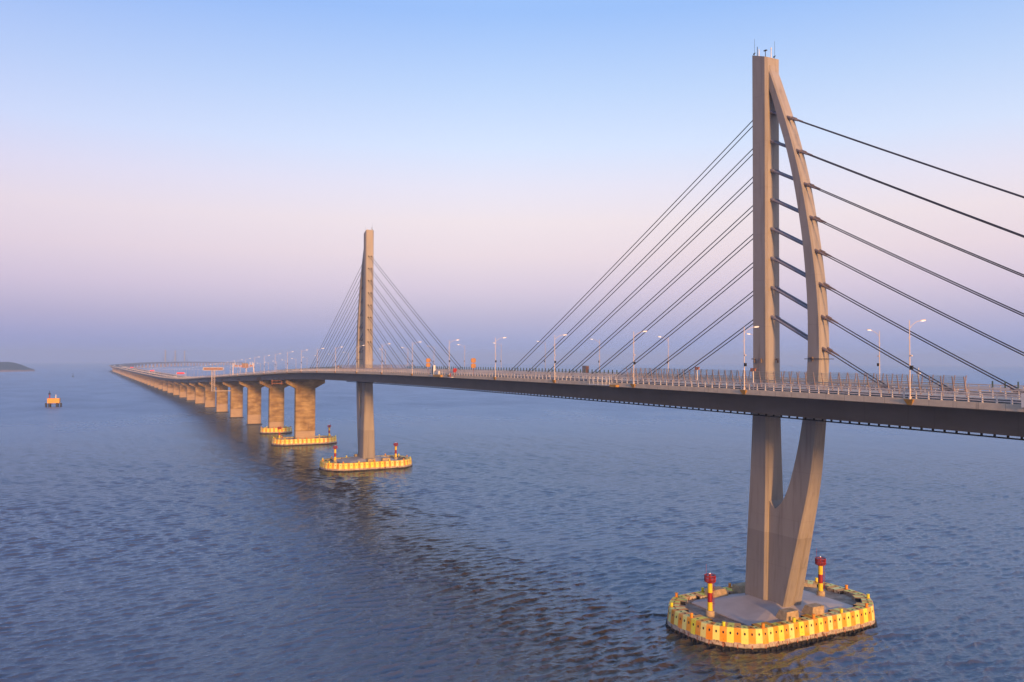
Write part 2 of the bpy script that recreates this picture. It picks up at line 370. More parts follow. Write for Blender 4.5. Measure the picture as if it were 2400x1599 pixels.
prof = hermite([(-283, 0), (-287, 5), (-298, 10), (-315, 17), (-338, 28), (-362, 35), (-400, 37.5), (-450, 35), (-500, 38), (-580, 34), (-650, 22), (-700, 0)])
ys = [-283-417*i/60 for i in range(61)]
for y in ys:
    h = max(0, prof(y)); wd = 30+130*sin(pi*min(1, max(0, (-283-y)/417)))**.6
    rr = []
    for k in range(17):
        a = -1+2*k/16; hh = h*(1-abs(a)**1.8)**.9 if abs(a) < 1 else 0
        hh += (sin(y*.21+k*1.7)+sin(y*.083+k*2.9))*.9*(hh > 3)
        rr.append((-3760+a*wd+12*sin(y*.05+a*2), y, hh-1 if hh <= 0 else hh))
    rs.append(rr)
mb.rings(rs, 0, False, True, False)
tag(mb.build('island', M['hill']), kind='structure')

# ------------------------------------------------------------------ bridge deck
deck = empty('bridge_deck', (0, 0, 0)); tag(deck, 'long sea bridge deck with dark steel girder curving away into the haze', 'bridge deck')
XS = stations(230, -8000)
mb = MB(); sweep(mb, [(-18.4, 0), (-18.4, -.8), (-18.0, -.86), (-12.9, -1.25), (12.9, -1.25), (18.0, -.86), (18.4, -.8), (18.4, 0)], XS); mb.build('deck_slab', M['slab'], deck)
mb = MB(); sweep(mb, [(-12.7, -1.1), (-12.7, -4.45), (12.7, -4.45), (12.7, -1.1)], XS)
xs1 = stations(230, -400)
for sgn in (-1, 1):      # bottom flange lip and longitudinal stiffener lines
    sec = [(sgn*12.5, -4.44), (sgn*12.5, -4.56), (sgn*12.9, -4.56), (sgn*12.9, -4.44)]
    sweep(mb, sec if sgn < 0 else sec[::-1], XS)
mb.build('girder', M['girder'], deck)
mb = MB()
for s0, s1 in ((-17.7, -3.6), (3.6, 17.7)): sweep(mb, [(s0, .004), (s0, -.05), (s1, -.05), (s1, .004)], XS)
mb.build('road_surface', M['asphalt'], deck)
mb = MB()
for yy in (-17.0, -4.1, 4.1, 17.0):
    xs = stations(230, -3000); mb.rings([[dp(x, yy-.09, .012), dp(x, yy+.09, .012)] for x in xs][::-1], 0, False, False, False)
x = 200
while x > -900:
    for yy in (-13.2, -9.2, 9.2, 13.2): mb.add([dp(x, yy-.08, .012), dp(x-6, yy-.08, .012), dp(x-6, yy+.08, .012), dp(x, yy+.08, .012)], [(0, 1, 2, 3)])
    x -= 15
mb.build('lane_markings', M['marking'], deck)
mb = MB()
for sgn in (-1, 1):
    y0, y1 = sorted((sgn*12.2, sgn*12.45)); xs = stations(210, -262)
    sweep(mb, [(y0, -4.88), (y0, -5.08), (y1, -5.08), (y1, -4.88)], xs)
    x = 208
    while x > -262:
        c = dp(x, 0, 0); mb.box(c.x-.12, c.x+.12, y0, y1, c.z-4.9, c.z-4.5); x -= 1.9
mb.build('inspection_rail', M['dark'], deck)
mb = MB()
for sgn in (-1, 1):
    sec = [(sgn*18.38, .12), (sgn*18.38, -.01), (sgn*17.9, -.01), (sgn*17.9, .12)]
    sweep(mb, sec if sgn < 0 else sec[::-1], XS)
mb.build('kerb', M['slab'], deck)
# brown plates added on the web above each approach pier, painting reflected sun glow
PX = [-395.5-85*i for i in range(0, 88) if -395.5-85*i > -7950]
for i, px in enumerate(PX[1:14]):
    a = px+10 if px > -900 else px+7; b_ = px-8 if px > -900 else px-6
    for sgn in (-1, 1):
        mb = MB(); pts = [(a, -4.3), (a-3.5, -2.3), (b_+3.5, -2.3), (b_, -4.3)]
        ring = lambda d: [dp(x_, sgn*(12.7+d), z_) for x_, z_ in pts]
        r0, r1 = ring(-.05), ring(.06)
        mb.rings([r0, r1] if sgn > 0 else [r1, r0], 0); mb.build('web_glow_patch', M['webglow'], deck)

# ------------------------------------------------------------------ railings
mb = MB(); mb.add([(-.09, -.09, 0), (.09, -.09, 0), (.09, .13, 0), (-.09, .13, 0), (-.05, -.07, 1.2), (.05, -.07, 1.2), (.05, .06, 1.2), (-.05, .06, 1.2)],
       [(0, 3, 2, 1), (4, 5, 6, 7), (0, 1, 5, 4), (1, 2, 6, 5), (2, 3, 7, 6), (3, 0, 4, 7)])
def mesh_of(mb, name, mats):
    o = mb.build(name, mats); me = o.data; bpy.data.objects.remove(o); return me
POST = mesh_of(mb, 'post', M['rail'])
def railing(name, label, y, x0, x1, nmax, group, heights=(.3, .6, .9, 1.22), step=2.0, far_step=4.0):
    root = empty(name, dp(x0, y, .1)); tag(root, label, 'railing', group)
    base = root.location.copy()
    mb = MB(); xs = stations(x0, x1)
    for i, h in enumerate(heights):
        r = .095 if i == len(heights)-1 else .065
        mb.rings([[dp(x, y+a*r, h+b*r+.1)-base for a, b in ((-1, -1), (1, -1), (1, 1), (-1, 1))] for x in xs][::-1], 0)
    mb.build('rails', M['rail'], root)
    x = x0; n = 0; rest = MB()
    while x > x1:
        p = dp(x, y, .1)-base
        if n < nmax and x < 72: linked('post', POST, root, p); n += 1; x -= step
        else:
            rest.box(p.x-.09, p.x+.09, p.y-.09, p.y+.09, p.z, p.z+1.2); x -= step if x > -350 else far_step
    tag(rest.build('posts', M['rail'], root), kind='stuff')
    return root
railing('guard_railing', 'white four-bar railing along the near edge of the deck above the dark girder', -18.15, 120, -3600, 100, 'deck railings')
railing('guard_railing', 'white railing along the far edge of the deck behind the cable plane', 18.15, 120, -3600, 100, 'deck railings')
railing('median_barrier', 'white crash barrier along the median, passing on the near side of the pylons', -3.2, 120, -3000, 100, 'median barriers')
railing('median_barrier', 'white crash barrier along the median, passing behind the pylons', 3.2, 120, -3000, 100, 'median barriers')

# wind screens beside each pylon
mb = MB(); mb.add([(-.07, -.1, 0), (.07, -.1, 0), (.07, .1, 0), (-.07, .1, 0), (-.07, .25, 1.6), (.07, .25, 1.6), (.07, .40, 1.6), (-.07, .40, 1.6), (-.07, .6, 3.2), (.07, .6, 3.2), (.07, .7, 3.2), (-.07, .7, 3.2)],
       [(0, 3, 2, 1), (8, 9, 10, 11), (0, 1, 5, 4), (1, 2, 6, 5), (2, 3, 7, 6), (3, 0, 4, 7), (4, 5, 9, 8), (5, 6, 10, 9), (6, 7, 11, 10), (7, 4, 8, 11)])
SP_P = mesh_of(mb, 'screen_post', M['brownpost'])
mb = MB(); mb.add([(0, .30, 1.5), (-1.94, .30, 1.5), (-1.94, .655, 3.1), (0, .655, 3.1), (0, .315, 1.5), (-1.94, .315, 1.5), (-1.94, .67, 3.1), (0, .67, 3.1)],
                  [(0, 1, 2, 3), (7, 6, 5, 4), (0, 4, 5, 1), (1, 5, 6, 2), (2, 6, 7, 3), (3, 7, 4, 0)])
GP = mesh_of(mb, 'glass_panel', M['glass'])
def screen(x0, x1, sgn, label):
    root = empty('wind_screen', dp(x0, sgn*3.4, 0), 0 if sgn > 0 else pi); tag(root, label, 'wind screen', 'wind screens beside the pylons')
    base = root.location.copy(); mb = MB(); xs = [x0+(x1-x0)*i/24 for i in range(25)]
    S = lambda v: v if sgn > 0 else Vector((-v.x, -v.y, v.z))
    for k in range(6):
        h = 1.5+k*.32; off = .32+.355*k/5
        mb.rings([[S(dp(x, sgn*3.4, 0)-base)+Vector((0, off+a*.025, h+b*.025)) for a, b in ((-1, -1), (1, -1), (1, 1), (-1, 1))] for x in xs][::-1], 0)
    mb.build('screen_rails', M['screenrail'], root)
    x = x0; c0 = 0 if x0 > -100 else -268
    while x > x1:
        p = S(dp(x, sgn*3.4, 0)-base)
        linked('screen_post', SP_P, root, p)
        if x-2 > x1 and not (-2.5 < (x-c0) < 1):
            q = S(dp(x if sgn > 0 else x-1.97, sgn*3.4, 0)-base); linked('glass_panel', GP, root, q+Vector((-.03 if sgn > 0 else .0, 0, 0)))
        x -= 2
M['screenrail'] = simple('screen_rail_paint', (.45, .50, .48), .5)
screen(46, -46, -1, 'tall slatted wind screen on the near side of the right-hand pylon')
screen(41, -54, 1, 'tall slatted wind screen on the far side of the right-hand pylon')
screen(-222, -314, -1, 'tall slatted wind screen on the near side of the left-hand pylon')
screen(-214, -309, 1, 'tall slatted wind screen on the far side of the left-hand pylon')
# anti-glare boards
mb = MB(); mb.box(-.03, .03, -.16, .16, 0, 1.05); AG = mesh_of(mb, 'anti_glare_board', M['teal'])
def antiglare(x0, x1, label, step=2.0):
    root = empty('anti_glare_fence', dp(x0, 0, 1.45)); base = root.location.copy(); tag(root, label, 'anti-glare fence', 'anti-glare fences on the median')
    mb = MB(); xs = stations(x0, x1)
    mb.rings([[dp(x, a*.1, 1.45+b*.08)-base for a, b in ((-1, -1), (1, -1), (1, 1), (-1, 1))] for x in xs][::-1], 0)
    x = x0
    while x > x1: p = dp(x, 0, 0)-base; mb.box(p.x-.06, p.x+.06, -.06, .06, p.z, p.z+1.45); x -= 4
    mb.build('support_rail', M['rail'], root)
    x = x0
    while x > x1: linked('anti_glare_board', AG, root, dp(x, 0, 1.5)-base); x -= step
antiglare(-54, -214, 'row of small dark anti-glare boards between the two pylons')
antiglare(-314, -480, 'row of small dark anti-glare boards left of the far pylon')
mb = MB(); x = 112
root = empty('anti_glare_fence', dp(112, 0, 1.2)); base = root.location.copy(); tag(root, 'row of short median boards at the right edge of the photo', 'anti-glare fence', 'anti-glare fences on the median')
mb.rings([[dp(x, a*.1, 1.45+b*.08)-base for a, b in ((-1, -1), (1, -1), (1, 1), (-1, 1))] for x in (112, 90, 70, 47)][::-1], 0); mb.build('support_rail', M['rail'], root)
x = 112
while x > 47: linked('anti_glare_board', AG, root, dp(x, 0, 1.5)-base); x -= 2

# ------------------------------------------------------------------ pylons
OUT = hermite([(114.6, 1.9), (112.2, 3.0), (108.9, 4.3), (102.6, 6.7), (96, 8.9), (88, 11.1), (81, 12.55), (74.3, 13.75), (66.9, 14.75), (57.9, 15.3), (51.4, 15.2), (41, 14.4), (30.2, 13.0), (18.5, 10.3), (4.0, 6.8)])
INN = hermite([(109.6, 2.2), (108.5, 2.7), (103.1, 4.55), (95.6, 7.05), (88.9, 8.8), (84, 9.8), (78, 10.85), (69.6, 11.8), (62.1, 12.25), (51.4, 12.05), (41.9, 10.9), (31.2, 8.4), (26.4, 6.6), (24.6, 5.4), (23.6, 4.2)])
XL = hermite([(118, -2.2), (60, -2.2), (45, -2.25), (30, -2.75), (18, -3.15), (3, -3.6)])
XR = hermite([(118, 2.2), (45, 2.2), (25, 2.45), (3, 2.6)])
BW = hermite([(118, 2.0), (60, 2.0), (44, 2.08), (30, 2.35), (18, 2.8), (3, 3.25)])
AW = hermite([(118, 1.3), (60, 1.35), (42, 1.4), (30, 1.6), (18.5, 2.0), (3, 2.55)])
SL = .512; SLM = .4925
ZK = [104.8-6.05*k for k in range(8)]
def make_tower():
    root = empty('pylon', (0, 0, 0))
    # column
    mb = MB(); rs = []
    zs = [3.5+i*2.0 for i in range(0, 30)]+[64, 75, 90, 105, 116.1]
    def oct_(x0, x1, b, z, c=.45, zf=None):
        pts = [(x0+c, -b), (x1-c, -b), (x1, -b+c), (x1, b-c), (x1-c, b), (x0+c, b), (x0, b-c), (x0, -b+c)]
        return [(x, y, z if zf is None else zf(x)) for x, y in pts]
    for z in zs[:-1]: rs.append(oct_(XL(z), XR(z), BW(z), z))
    rs.append(oct_(-2.2, 2.2, 2.0, 116, .45, lambda x: 117.8-(x+2.2)/4.4*1.7))
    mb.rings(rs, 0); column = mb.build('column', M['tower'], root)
    # curved arm above the crotch
    def seg(z, x0, x1, b, c=.3): return [(x0, -b, z), (x1-c, -b, z), (x1, -b+c, z), (x1, b-c, z), (x1-c, b, z), (x0, b, z)]
    mb = MB(); rs = []
    z = 23.6
    while z <= 114.2:
        xi = INN(z) if z < 109.4 else 2.0
        rs.append(seg(z, max(xi, 2.0), OUT(z), AW(z))); z += 1.3 if (z < 32 or z > 98) else 2.6
    rs.append(seg(114.5, 2.0, 2.35, AW(114)))
    mb.rings(rs, 0); arm = mb.build('curved_arm', M['tower'], root)
    # web joining column and arm under the crotch, with a groove down the outer edge
    mb = MB(); rs = []
    for i in range(16):
        z = 3.6+i*20.0/15; o_ = OUT(z); b = AW(z); g = .30 if z < 18.5 else .02; c = .3; x0 = 1.0
        rs.append([(x0, -b, z), (o_-c, -b, z), (o_, -b+c, z), (o_, -b*.25, z), (o_-g, -b*.12, z), (o_-g, b*.12, z), (o_, b*.25, z), (o_, b-c, z), (o_-c, b, z), (x0, b, z)])
    mb.rings(rs, 0)
    # rounded bottom of the crotch
    for sx0, sx1, fn in ((0, 0, 0),):
        n = 8; b = AW(25)
        pr = [(2.3, 23.4), (2.3, 24.9)]+[(2.5+ (4.2-2.5)*(i/n), 24.9-(1.4)*sin(pi/2*i/n)) for i in range(n+1)]+[(5.4, 23.4)]
        lo = [(x, -b, z) for x, z in pr]; hi = [(x, b, z) for x, z in pr]; mb.rings([hi, lo], 0)
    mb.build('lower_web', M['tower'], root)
    # cable tubes between column and arm, sockets, cables
    for zk in ZK:
        for sy in (-.66, .66):
            t0 = Vector((2.15, sy, zk)); xe = 2.2
            for _ in range(30): xe = INN(zk-SL*(xe-2.2))
            mb = MB(); e = Vector((xe+.4, sy, zk-SL*(xe+.4-2.2)))
            if xe > 2.9:
                mb.tube(t0, e, .25, n=10); d = (e-t0).normalized(); mb.tube(t0, t0+d*.9, .34, n=10); tb = mb.build('cable_tube', M['tube'], root)
            xo = 8
            for _ in range(40): xo = OUT(zk-SL*(xo-2.2))
            P = lambda x: Vector((x, sy, zk-SL*(x-2.2)))
            mb = MB(); mb.tube(P(xo-.5), P(xo+.9), .34, n=12); mb.tube(P(xo+.9), P(xo+2.6), .22, .15, n=10); mb.build('cable_socket', M['socket'], arm)
            xa = 2.2+(zk-48.5)/SL; mb = MB(); a, b = P(xo+2.0), P(xa); n = 6; sag = .0012*(b-a).length
            pts = [a.lerp(b, i/n)-Vector((0, 0, sag*4*(i/n)*(1-i/n)*3)) for i in range(n+1)]
            for p, q in zip(pts, pts[1:]): mb.tube(p, q, .1, n=6, caps=False)
            mb.build('stay_cable', M['cable'], root)
            Q = lambda x: Vector((x, sy, zk+SLM*(x+2.2)))
            mb = MB(); mb.box(-2.32, -2.15, sy-.26, sy+.26, zk-.3, zk+.2); mb.tube(Q(-2.1), Q(-2.9), .2, .14, n=8); mb.build('cable_anchor', M['dark'], column)
            xa = -2.2-(zk-48.5)/SLM; mb = MB(); a, b = Q(-2.6), Q(xa)
            sag = .0012*(b-a).length; pts = [a.lerp(b, i/n)-Vector((0, 0, sag*4*(i/n)*(1-i/n)*3)) for i in range(n+1)]
            for p, q in zip(pts, pts[1:]): mb.tube(p, q, .1, n=6, caps=False)
            mb.build('stay_cable', M['cable'], root)
            for xa, dirn, slp in ((2.2+(zk-48.5)/SL, -1, SL), (-2.2-(zk-48.5)/SLM, 1, SLM)):
                mb = MB(); bz = 48.2; mb.tube((xa, sy, bz), (xa+dirn*1.9, sy, bz+1.9*slp), .22, .16, n=8); mb.build('deck_anchor', M['socket'], root)
    # aerials on the sloping head
    for x, y, h, r in ((-1.9, -1.2, 3.6, .035), (-1.1, -1.2, 2.0, .09), (-.7, -1.1, 1.5, .1), (.9, -.9, 1.3, .09), (1.2, .4, 2.2, .11), (1.5, 1.1, 3.7, .035)):
        mb = MB(); z0 = 117.8-(x+2.2)/4.4*1.7; mb.tube((x, y, z0-.1), (x, y, z0+h), r, r*.7, n=6)
        if r > .1: mb.tube((x, y, z0+h*.85), (x, y, z0+h), r*1.3, n=6)
        if r < .05: mb.box(x-.25, x+.25, y-.06, y+.06, z0+.5, z0+.62); mb.box(x-.3, x-.16, y-.1, y+.1, z0+.3, z0+.6)
        if .8 < x < 1: mb.box(x-.35, x+.35, y-.2, y+.2, z0+h, z0+h+.16)
        mb.build('aerial', M['black'] if r < .1 else M['white'], column)
    # floodlight brackets and the ring rail just above the road
    for x, y, dx, dy_ in ((-1.3, -2.0, 0, -1), (.6, -2.0, 0, -1), (2.2, .5, 1, 0)):
        mb = MB(); cx, cy = x+dx*.35, y+dy_*.35
        mb.box(min(x, cx)-.05, max(x, cx)+.05, min(y, cy)-.05, max(y, cy)+.05, 53.5, 53.62); mb.box(cx-.45, cx+.3, cy-.14, cy+.14, 53.62, 53.84); mb.box(cx+.05, cx+.35, cy-.16, cy+.16, 52.95, 53.5)
        mb.build('floodlight', M['socket'], column)
    mb = MB(); z = 53.7; b = AW(z)+.35; x0, x1 = INN(z)-.45, OUT(z)+.55
    for (xa, xb, ya, yb) in ((x0, x1, -b-.05, -b+.05), (x0, x1, b-.05, b+.05), (x0, x0+.1, -b, b), (x1-.1, x1, -b, b)): mb.box(xa, xb, ya, yb, z, z+.12)
    mb.build('ring_rail', M['dark'], arm)
    mb = MB(); mb.box(12.9, 13.6, -AW(54)-.35, -AW(54)+.0, 53.9, 54.15); mb.box(13.3, 13.6, -AW(54)-.25, -AW(54), 53.3, 53.9); mb.build('floodlight', M['socket'], arm)
    return root
ta = make_tower(); tag(ta, 'large tan sail-shaped pylon with curved arm, nearest, on the right of the photo', 'bridge pylon', 'sail-shaped pylons')
tb = copy_tree(ta, None, (-268, 0, -.45), pi, 'smaller farther sail-shaped pylon in the middle distance, seen almost edge-on'); 

# ------------------------------------------------------------------ pile caps with painted fender rings
def outline(hx, hy, cx, cy, it=4):
    # elongated octagon: long straight sides, ends tapering to a short blunt tip, corners rounded
    P = [Vector(p) for p in ((hx, -cy), (hx, cy), (cx, hy), (-cx, hy), (-hx, cy), (-hx, -cy), (-cx, -hy), (cx, -hy))]
    for k in range(it):
        Q = []
        for i in range(len(P)):
            a, b = P[i], P[(i+1) % len(P)]; f = min(.25, (1.6 if k == 0 else .25*(b-a).length)/(b-a).length); Q += [a.lerp(b, f), a.lerp(b, 1-f)]
        P = Q
    n = len(P); ls = [(P[(i+1) % n]-P[i]).length for i in range(n)]; tot = sum(ls)
    def pt(u):
        u = u % tot
        for i in range(n):
            if u <= ls[i]+1e-9: return P[i].lerp(P[(i+1) % n], u/max(ls[i], 1e-9))
            u -= ls[i]
        return P[0]
    def f(u):
        p = pt(u); d = (pt(u+.5)-pt(u-.5)).normalized(); return Vector((p.x, p.y, 0)), Vector((d.y, -d.x, 0))
    return f, tot
def make_cap(hx, hy, cx, cy, npan, topz, blocks, ped, nb=6):
    root = empty('pile_cap', (0, 0, 0)); f, tot = outline(hx, hy, cx, cy); wd = tot/npan
    n = 72; mb = MB()
    mb.rings([[f(tot*i/n)[0]-f(tot*i/n)[1]*.5+Vector((0, 0, z)) for i in range(n)] for z in (-1, topz-.75)], 0); mb.build('cap_slab', M['cap'], root)
    mb = MB()   # dark skirt with round rubber stubs at the water
    mb.rings([[f(tot*i/n)[0]+f(tot*i/n)[1]*(.32)+Vector((0, 0, z)) for i in range(n)] for z in (-.6, .2)], 0)
    for k in range(npan):
        p, nn = f((k+.5)*wd); q = p+nn*.42; mb.tube(q+Vector((0, 0, -.5)), q+Vector((0, 0, .38)), .27, n=8)
    mb.build('fender_skirt', M['black'], root)
    depth = lambda k: (3.1 if (k//3) % 2 == 0 else 2.0) if npan > 50 else 1.6
    for k in range(npan):
        u0, u1 = k*wd, (k+1)*wd; (p0, n0), (p1, n1) = f(u0), f(u1); mb = MB(); pm, nm = f((u0+u1)/2); d = depth(k)
        if ped and abs(((u0+u1)/2) % (tot/2)-0) > 0: pass
        def P(p, nn, o_, z): return p+nn*o_+Vector((0, 0, z))
        zl = 1.35+.12*sin(k*2.3); ys = [(-.02, topz), (.10, topz-.15), (.36, zl)]
        for (a, za), (b, zb) in zip(ys, ys[1:]): mb.add([P(p0, n0, a, za), P(p0, n0, b, zb), P(p1, n1, b, zb), P(p1, n1, a, za)], [(0, 1, 2, 3)], 0)
        mb.add([P(p0, n0, .36, zl), P(p0, n0, .42, .3), P(p1, n1, .42, .3), P(p1, n1, .36, zl)], [(0, 1, 2, 3)], 1)
        # top plate reaching inwards and its inner lip
        mb.add([P(p0, n0, -.02, topz), P(p1, n1, -.02, topz), P(p1, n1, -d, topz-.04), P(p0, n0, -d, topz-.04)], [(0, 1, 2, 3)], 0)
        mb.add([P(p0, n0, -d, topz-.04), P(p1, n1, -d, topz-.04), P(p1, n1, -d, topz-.74), P(p0, n0, -d, topz-.74)], [(0, 1, 2, 3)], 1)
        for pp, nn_, fl in ((p0, n0, 0), (p1, n1, 1)):
            q = [P(pp, nn_, -min(1.9, d-.1), topz-.03), P(pp, nn_, -d, topz-.04), P(pp, nn_, -d, topz-.74), P(pp, nn_, -min(1.9, d-.1), topz-.74)]
            mb.add(q if fl else q[::-1], [(0, 1, 2, 3)], 2)
        # round openings: front face and top plate
        t_ = (p1-p0).normalized(); nrm = Vector((nm.x, nm.y, .12)).normalized(); upv = Vector((-nm.x*.10, -nm.y*.10, 1)).normalized()
        fo = .10+.26*((topz-.15)-(topz-.95))/((topz-.15)-zl)
        c = pm+nm*(fo+.03)+Vector((0, 0, topz-.95)); pm2 = (p0+p1)/2; c = c-(pm-pm2)
        mb.add([c+t_*(.17*cos(2*pi*i/12))+upv*(.25*sin(2*pi*i/12)) for i in range(12)], [tuple(range(12))], 2)
        c = pm2-nm*.9+Vector((0, 0, topz+.012)); mb.add([c+t_*(.26*cos(2*pi*i/12))+nm*(.2*sin(2*pi*i/12)) for i in range(12)], [tuple(range(12))], 2)
        # slot in the lower concrete
        if k % 2 == 0:
            c = pm2+nm*.42+Vector((0, 0, .75)); mb.add([c-t_*.12+Vector((0, 0, -.35)), c+t_*.12+Vector((0, 0, -.35)), c+t_*.12-nm*.03+Vector((0, 0, .35)), c-t_*.12-nm*.03+Vector((0, 0, .35))], [(0, 1, 2, 3)], 3)
        mb.build('fender_panel', [M['py'] if k % 2 else M['po'], M['skirt'], M['dark'], M['steelred']], root)
    for k in range(0, npan, nb):
        p, nn = f((k+.5)*wd); q = p-nn*.45; mb = MB(); mb.tube(q+Vector((0, 0, topz)), q+Vector((0, 0, topz+.8)), .3, n=10); mb.lathe([(.33, topz+.68), (.34, topz+.82)], 10, 0, (q.x, q.y))
        mb.build('mooring_post', M['beacony'] if (k//nb) % 2 else M['beacono'], root)
    if ped:
        mb = MB(); pe = [(-8.2, -14), (8.6, -14), (10.0, -12), (10.0, 12), (8.6, 14), (-8.2, 14), (-9.2, 12), (-9.2, -12)]
        r0 = [(x, y, topz-.72) for x, y in pe]; r1 = [(x, y, topz-.55) for x, y in pe]; r2_ = [(x*.40+.3, y*.25, topz+.95) for x, y in pe]
        mb.rings([r0, r1, r2_], 0); mb.build('pedestal', M['pedestal'], root)
    for (x, y, sx, sy, h) in blocks:
        mb = MB(); z0 = topz-.74
        a = [(x-sx, y-sy, z0), (x+sx, y-sy, z0), (x+sx, y+sy, z0), (x-sx, y+sy, z0)]
        fw_ = 1 if x > 0 else -1
        b = [(x-sx+(1.2 if fw_ > 0 else 0), y-sy+.2, z0+h), (x+sx-(0 if fw_ > 0 else 1.2), y-sy+.2, z0+h), (x+sx-(0 if fw_ > 0 else 1.2), y+sy-.2, z0+h), (x-sx+(1.2 if fw_ > 0 else 0), y+sy-.2, z0+h)]
        mb.rings([a, b], 0); mb.build('concrete_block', M['block'], root)
    return root
M['beacony'] = simple('post_yellow', (.88, .78, .03), .5, var=.1, scale=2); M['beacono'] = simple('post_orange', (.90, .33, .02), .5, var=.1, scale=2)
capA = make_cap(12.5, 22.0, 6.0, 15.6, 94, 3.98, [(9.2, -5.3, 1.6, 1.7, 2.3), (9.2, 1.6, 1.6, 1.7, 2.3), (-8.4, -7.0, 1.6, 2.1, 2.0), (-8.4, 0.5, 1.6, 2.0, 2.0)], True)
capA.location = (1.1, 0, 0); tag(capA, 'pile cap at the foot of the nearest pylon, ringed with yellow and orange panels', 'pile cap', 'fendered pile caps')
capB = copy_tree(capA, None, (-269.1, 0, 0), pi, 'yellow and orange ringed pile cap under the smaller middle pylon')
cap1 = make_cap(9.5, 19.8, 3.5, 14.5, 76, 3.9, [], False, 6); cap1.location = (-395.5, 0, 0); tag(cap1, 'long yellow and orange ringed pile cap around the widest concrete pier', 'pile cap', 'fendered pile caps')
cap2 = make_cap(6.3, 10.8, 2.5, 7.0, 42, 3.9, [], False, 5); cap2.location = (-480.5, 0, 0); tag(cap2, 'shortest and farthest yellow and orange ringed pile cap, around the second pier', 'pile cap', 'fendered pile caps')

# ------------------------------------------------------------------ navigation beacons
def make_beacon():
    root = empty('beacon_tower'); z = 0
    mb = MB(); mb.lathe([(1.15, -.2), (1.15, 1.35), (1.05, 1.45)], 6); mb.build('plinth', M['block'], root)
    mb = MB(); mb.lathe([(.62, 1.4), (.6, 3.45)], 16, 0); mb.lathe([(.6, 5.7), (.58, 8.0)], 16, 0); mb.lathe([(.6, 3.45), (.6, 5.7)], 16, 1); tw = mb.build('tower', [M['yellowp'], M['red']], root)
    mb = MB()
    for i in range(2):
        y = -.2+i*.4; mb.tube((.95, y, 1.9), (.95, y, 8.1), .035, n=5)
    for i in range(16): mb.tube((.95, -.2, 2.1+i*.38), (.95, .2, 2.1+i*.38), .025, n=4)
    for zc in (3.3, 4.3, 5.3, 6.3, 7.3):
        for a0 in range(-4, 4): 
            an, bn = a0*.35, (a0+1)*.35; mb.tube((.98+.35*cos(an), .35*sin(an), zc), (.98+.35*cos(bn), .35*sin(bn), zc), .025, n=4)
    mb.build('ladder', M['red'], root)
    mb = MB(); mb.lathe([(.6, 7.9), (1.3, 8.25), (1.32, 8.35)], 20)
    for i in range(30):
        a = 2*pi*i/30; mb.tube((1.3*cos(a), 1.3*sin(a), 8.3), (1.3*cos(a), 1.3*sin(a), 9.7), .07, n=4)
    for zr in (8.9, 9.7):
        n = 20; mb.rings([[((1.3+dr)*cos(2*pi*i/n), (1.3+dr)*sin(2*pi*i/n), zr+dzz) for i in range(n)] for dr, dzz in ((-.06, 0), (.08, 0), (.08, .14), (-.06, .14), (-.06, 0))], 0, False)
    mb.build('gallery', M['red'], root)
    mb = MB(); mb.lathe([(.25, 8.3), (.25, 9.9), (.12, 10.1)], 10, 0); mb.lathe([(.09, 10.1), (.11, 10.2), (.05, 10.3)], 10, 1); mb.build('lantern', [M['red'], M['lamp']], root)
    mb = MB(); mb.tube((-1.0, 0, 9.0), (-1.0, 0, 12.2), .035, n=5); mb.build('aerial', M['red'], root)
    root.scale = (.82, .82, .82); return root
bcn = make_beacon(); G = 'red and yellow beacon towers on the pile caps'
bcn.location = (1.3, -16.4, 3.25); bcn.rotation_euler = (0, 0, R(20)); tag(bcn, 'red and yellow beacon tower left of the nearest pylon, on its near corner', 'beacon', G)
copy_tree(bcn, None, (1.3, 14.0, 3.25), R(20), 'red and yellow beacon tower right of the foot of the nearest pylon')
copy_tree(bcn, None, (-268, -16.0, 3.25), R(200), 'red and yellow beacon tower on the left end of the middle pylon cap')
copy_tree(bcn, None, (-268, 14.9, 3.25), R(200), 'red and yellow beacon tower on the right end of the middle pylon cap')
copy_tree(bcn, None, (-395.5, -15.6, 3.15), R(200), 'red and yellow beacon tower on the left end of the widest pier cap')
copy_tree(bcn, None, (-395.5, 15.7, 3.15), R(200), 'red and yellow beacon tower on the right end of the widest pier cap')

# ------------------------------------------------------------------ approach piers
def pier(px, label, wide=False, simple_=False, root_name='bridge_pier'):
    c, s = frame(px); t = Vector((s.y, -s.x, 0)); root = empty(root_name, (c.x, c.y, 0), atan2(-s.x, s.y)); tag(root, label, 'bridge pier', 'concrete piers of the long viaduct')
    top = c.z-4.6; hw = 6.2 if wide else 5.3; tw = 12.2; z1 = top-5.6; z2 = top-2.3; tx = 2.0
    mb = MB(); mb.rings([[(x, y, z) for x, y in ((-tx, -hw+.4), (-tx+.4, -hw), (tx-.4, -hw), (tx, -hw+.4), (tx, hw-.4), (tx-.4, hw), (-tx+.4, hw), (-tx, hw-.4))] for z in (-1, z1)], 0)
    if not simple_: mb.box(tx-.02, tx+.05, -.12, .12, 4, z1-1)
    mb.build('shaft', M['pier'], root)
    mb = MB(); mb.rings([[(-tx, -y, z), (tx, -y, z), (tx, y, z), (-tx, y, z)] for y, z in ((hw, z1), (tw, z2), (tw, top))], 0); mb.build('crosshead', M['pier'], root)
    if not simple_:
        for yb in (-8.5, 8.5):
            mb = MB(); mb.box(-.8, .8, yb-.9, yb+.9, top-.05, top+.2); mb.build('bearing', M['black'], root)
    if not wide: mb = MB(); mb.box(-tx-.8, tx+.8, -hw-.8, hw+.8, -1, .45); mb.build('footing', M['black'], root)
    return root
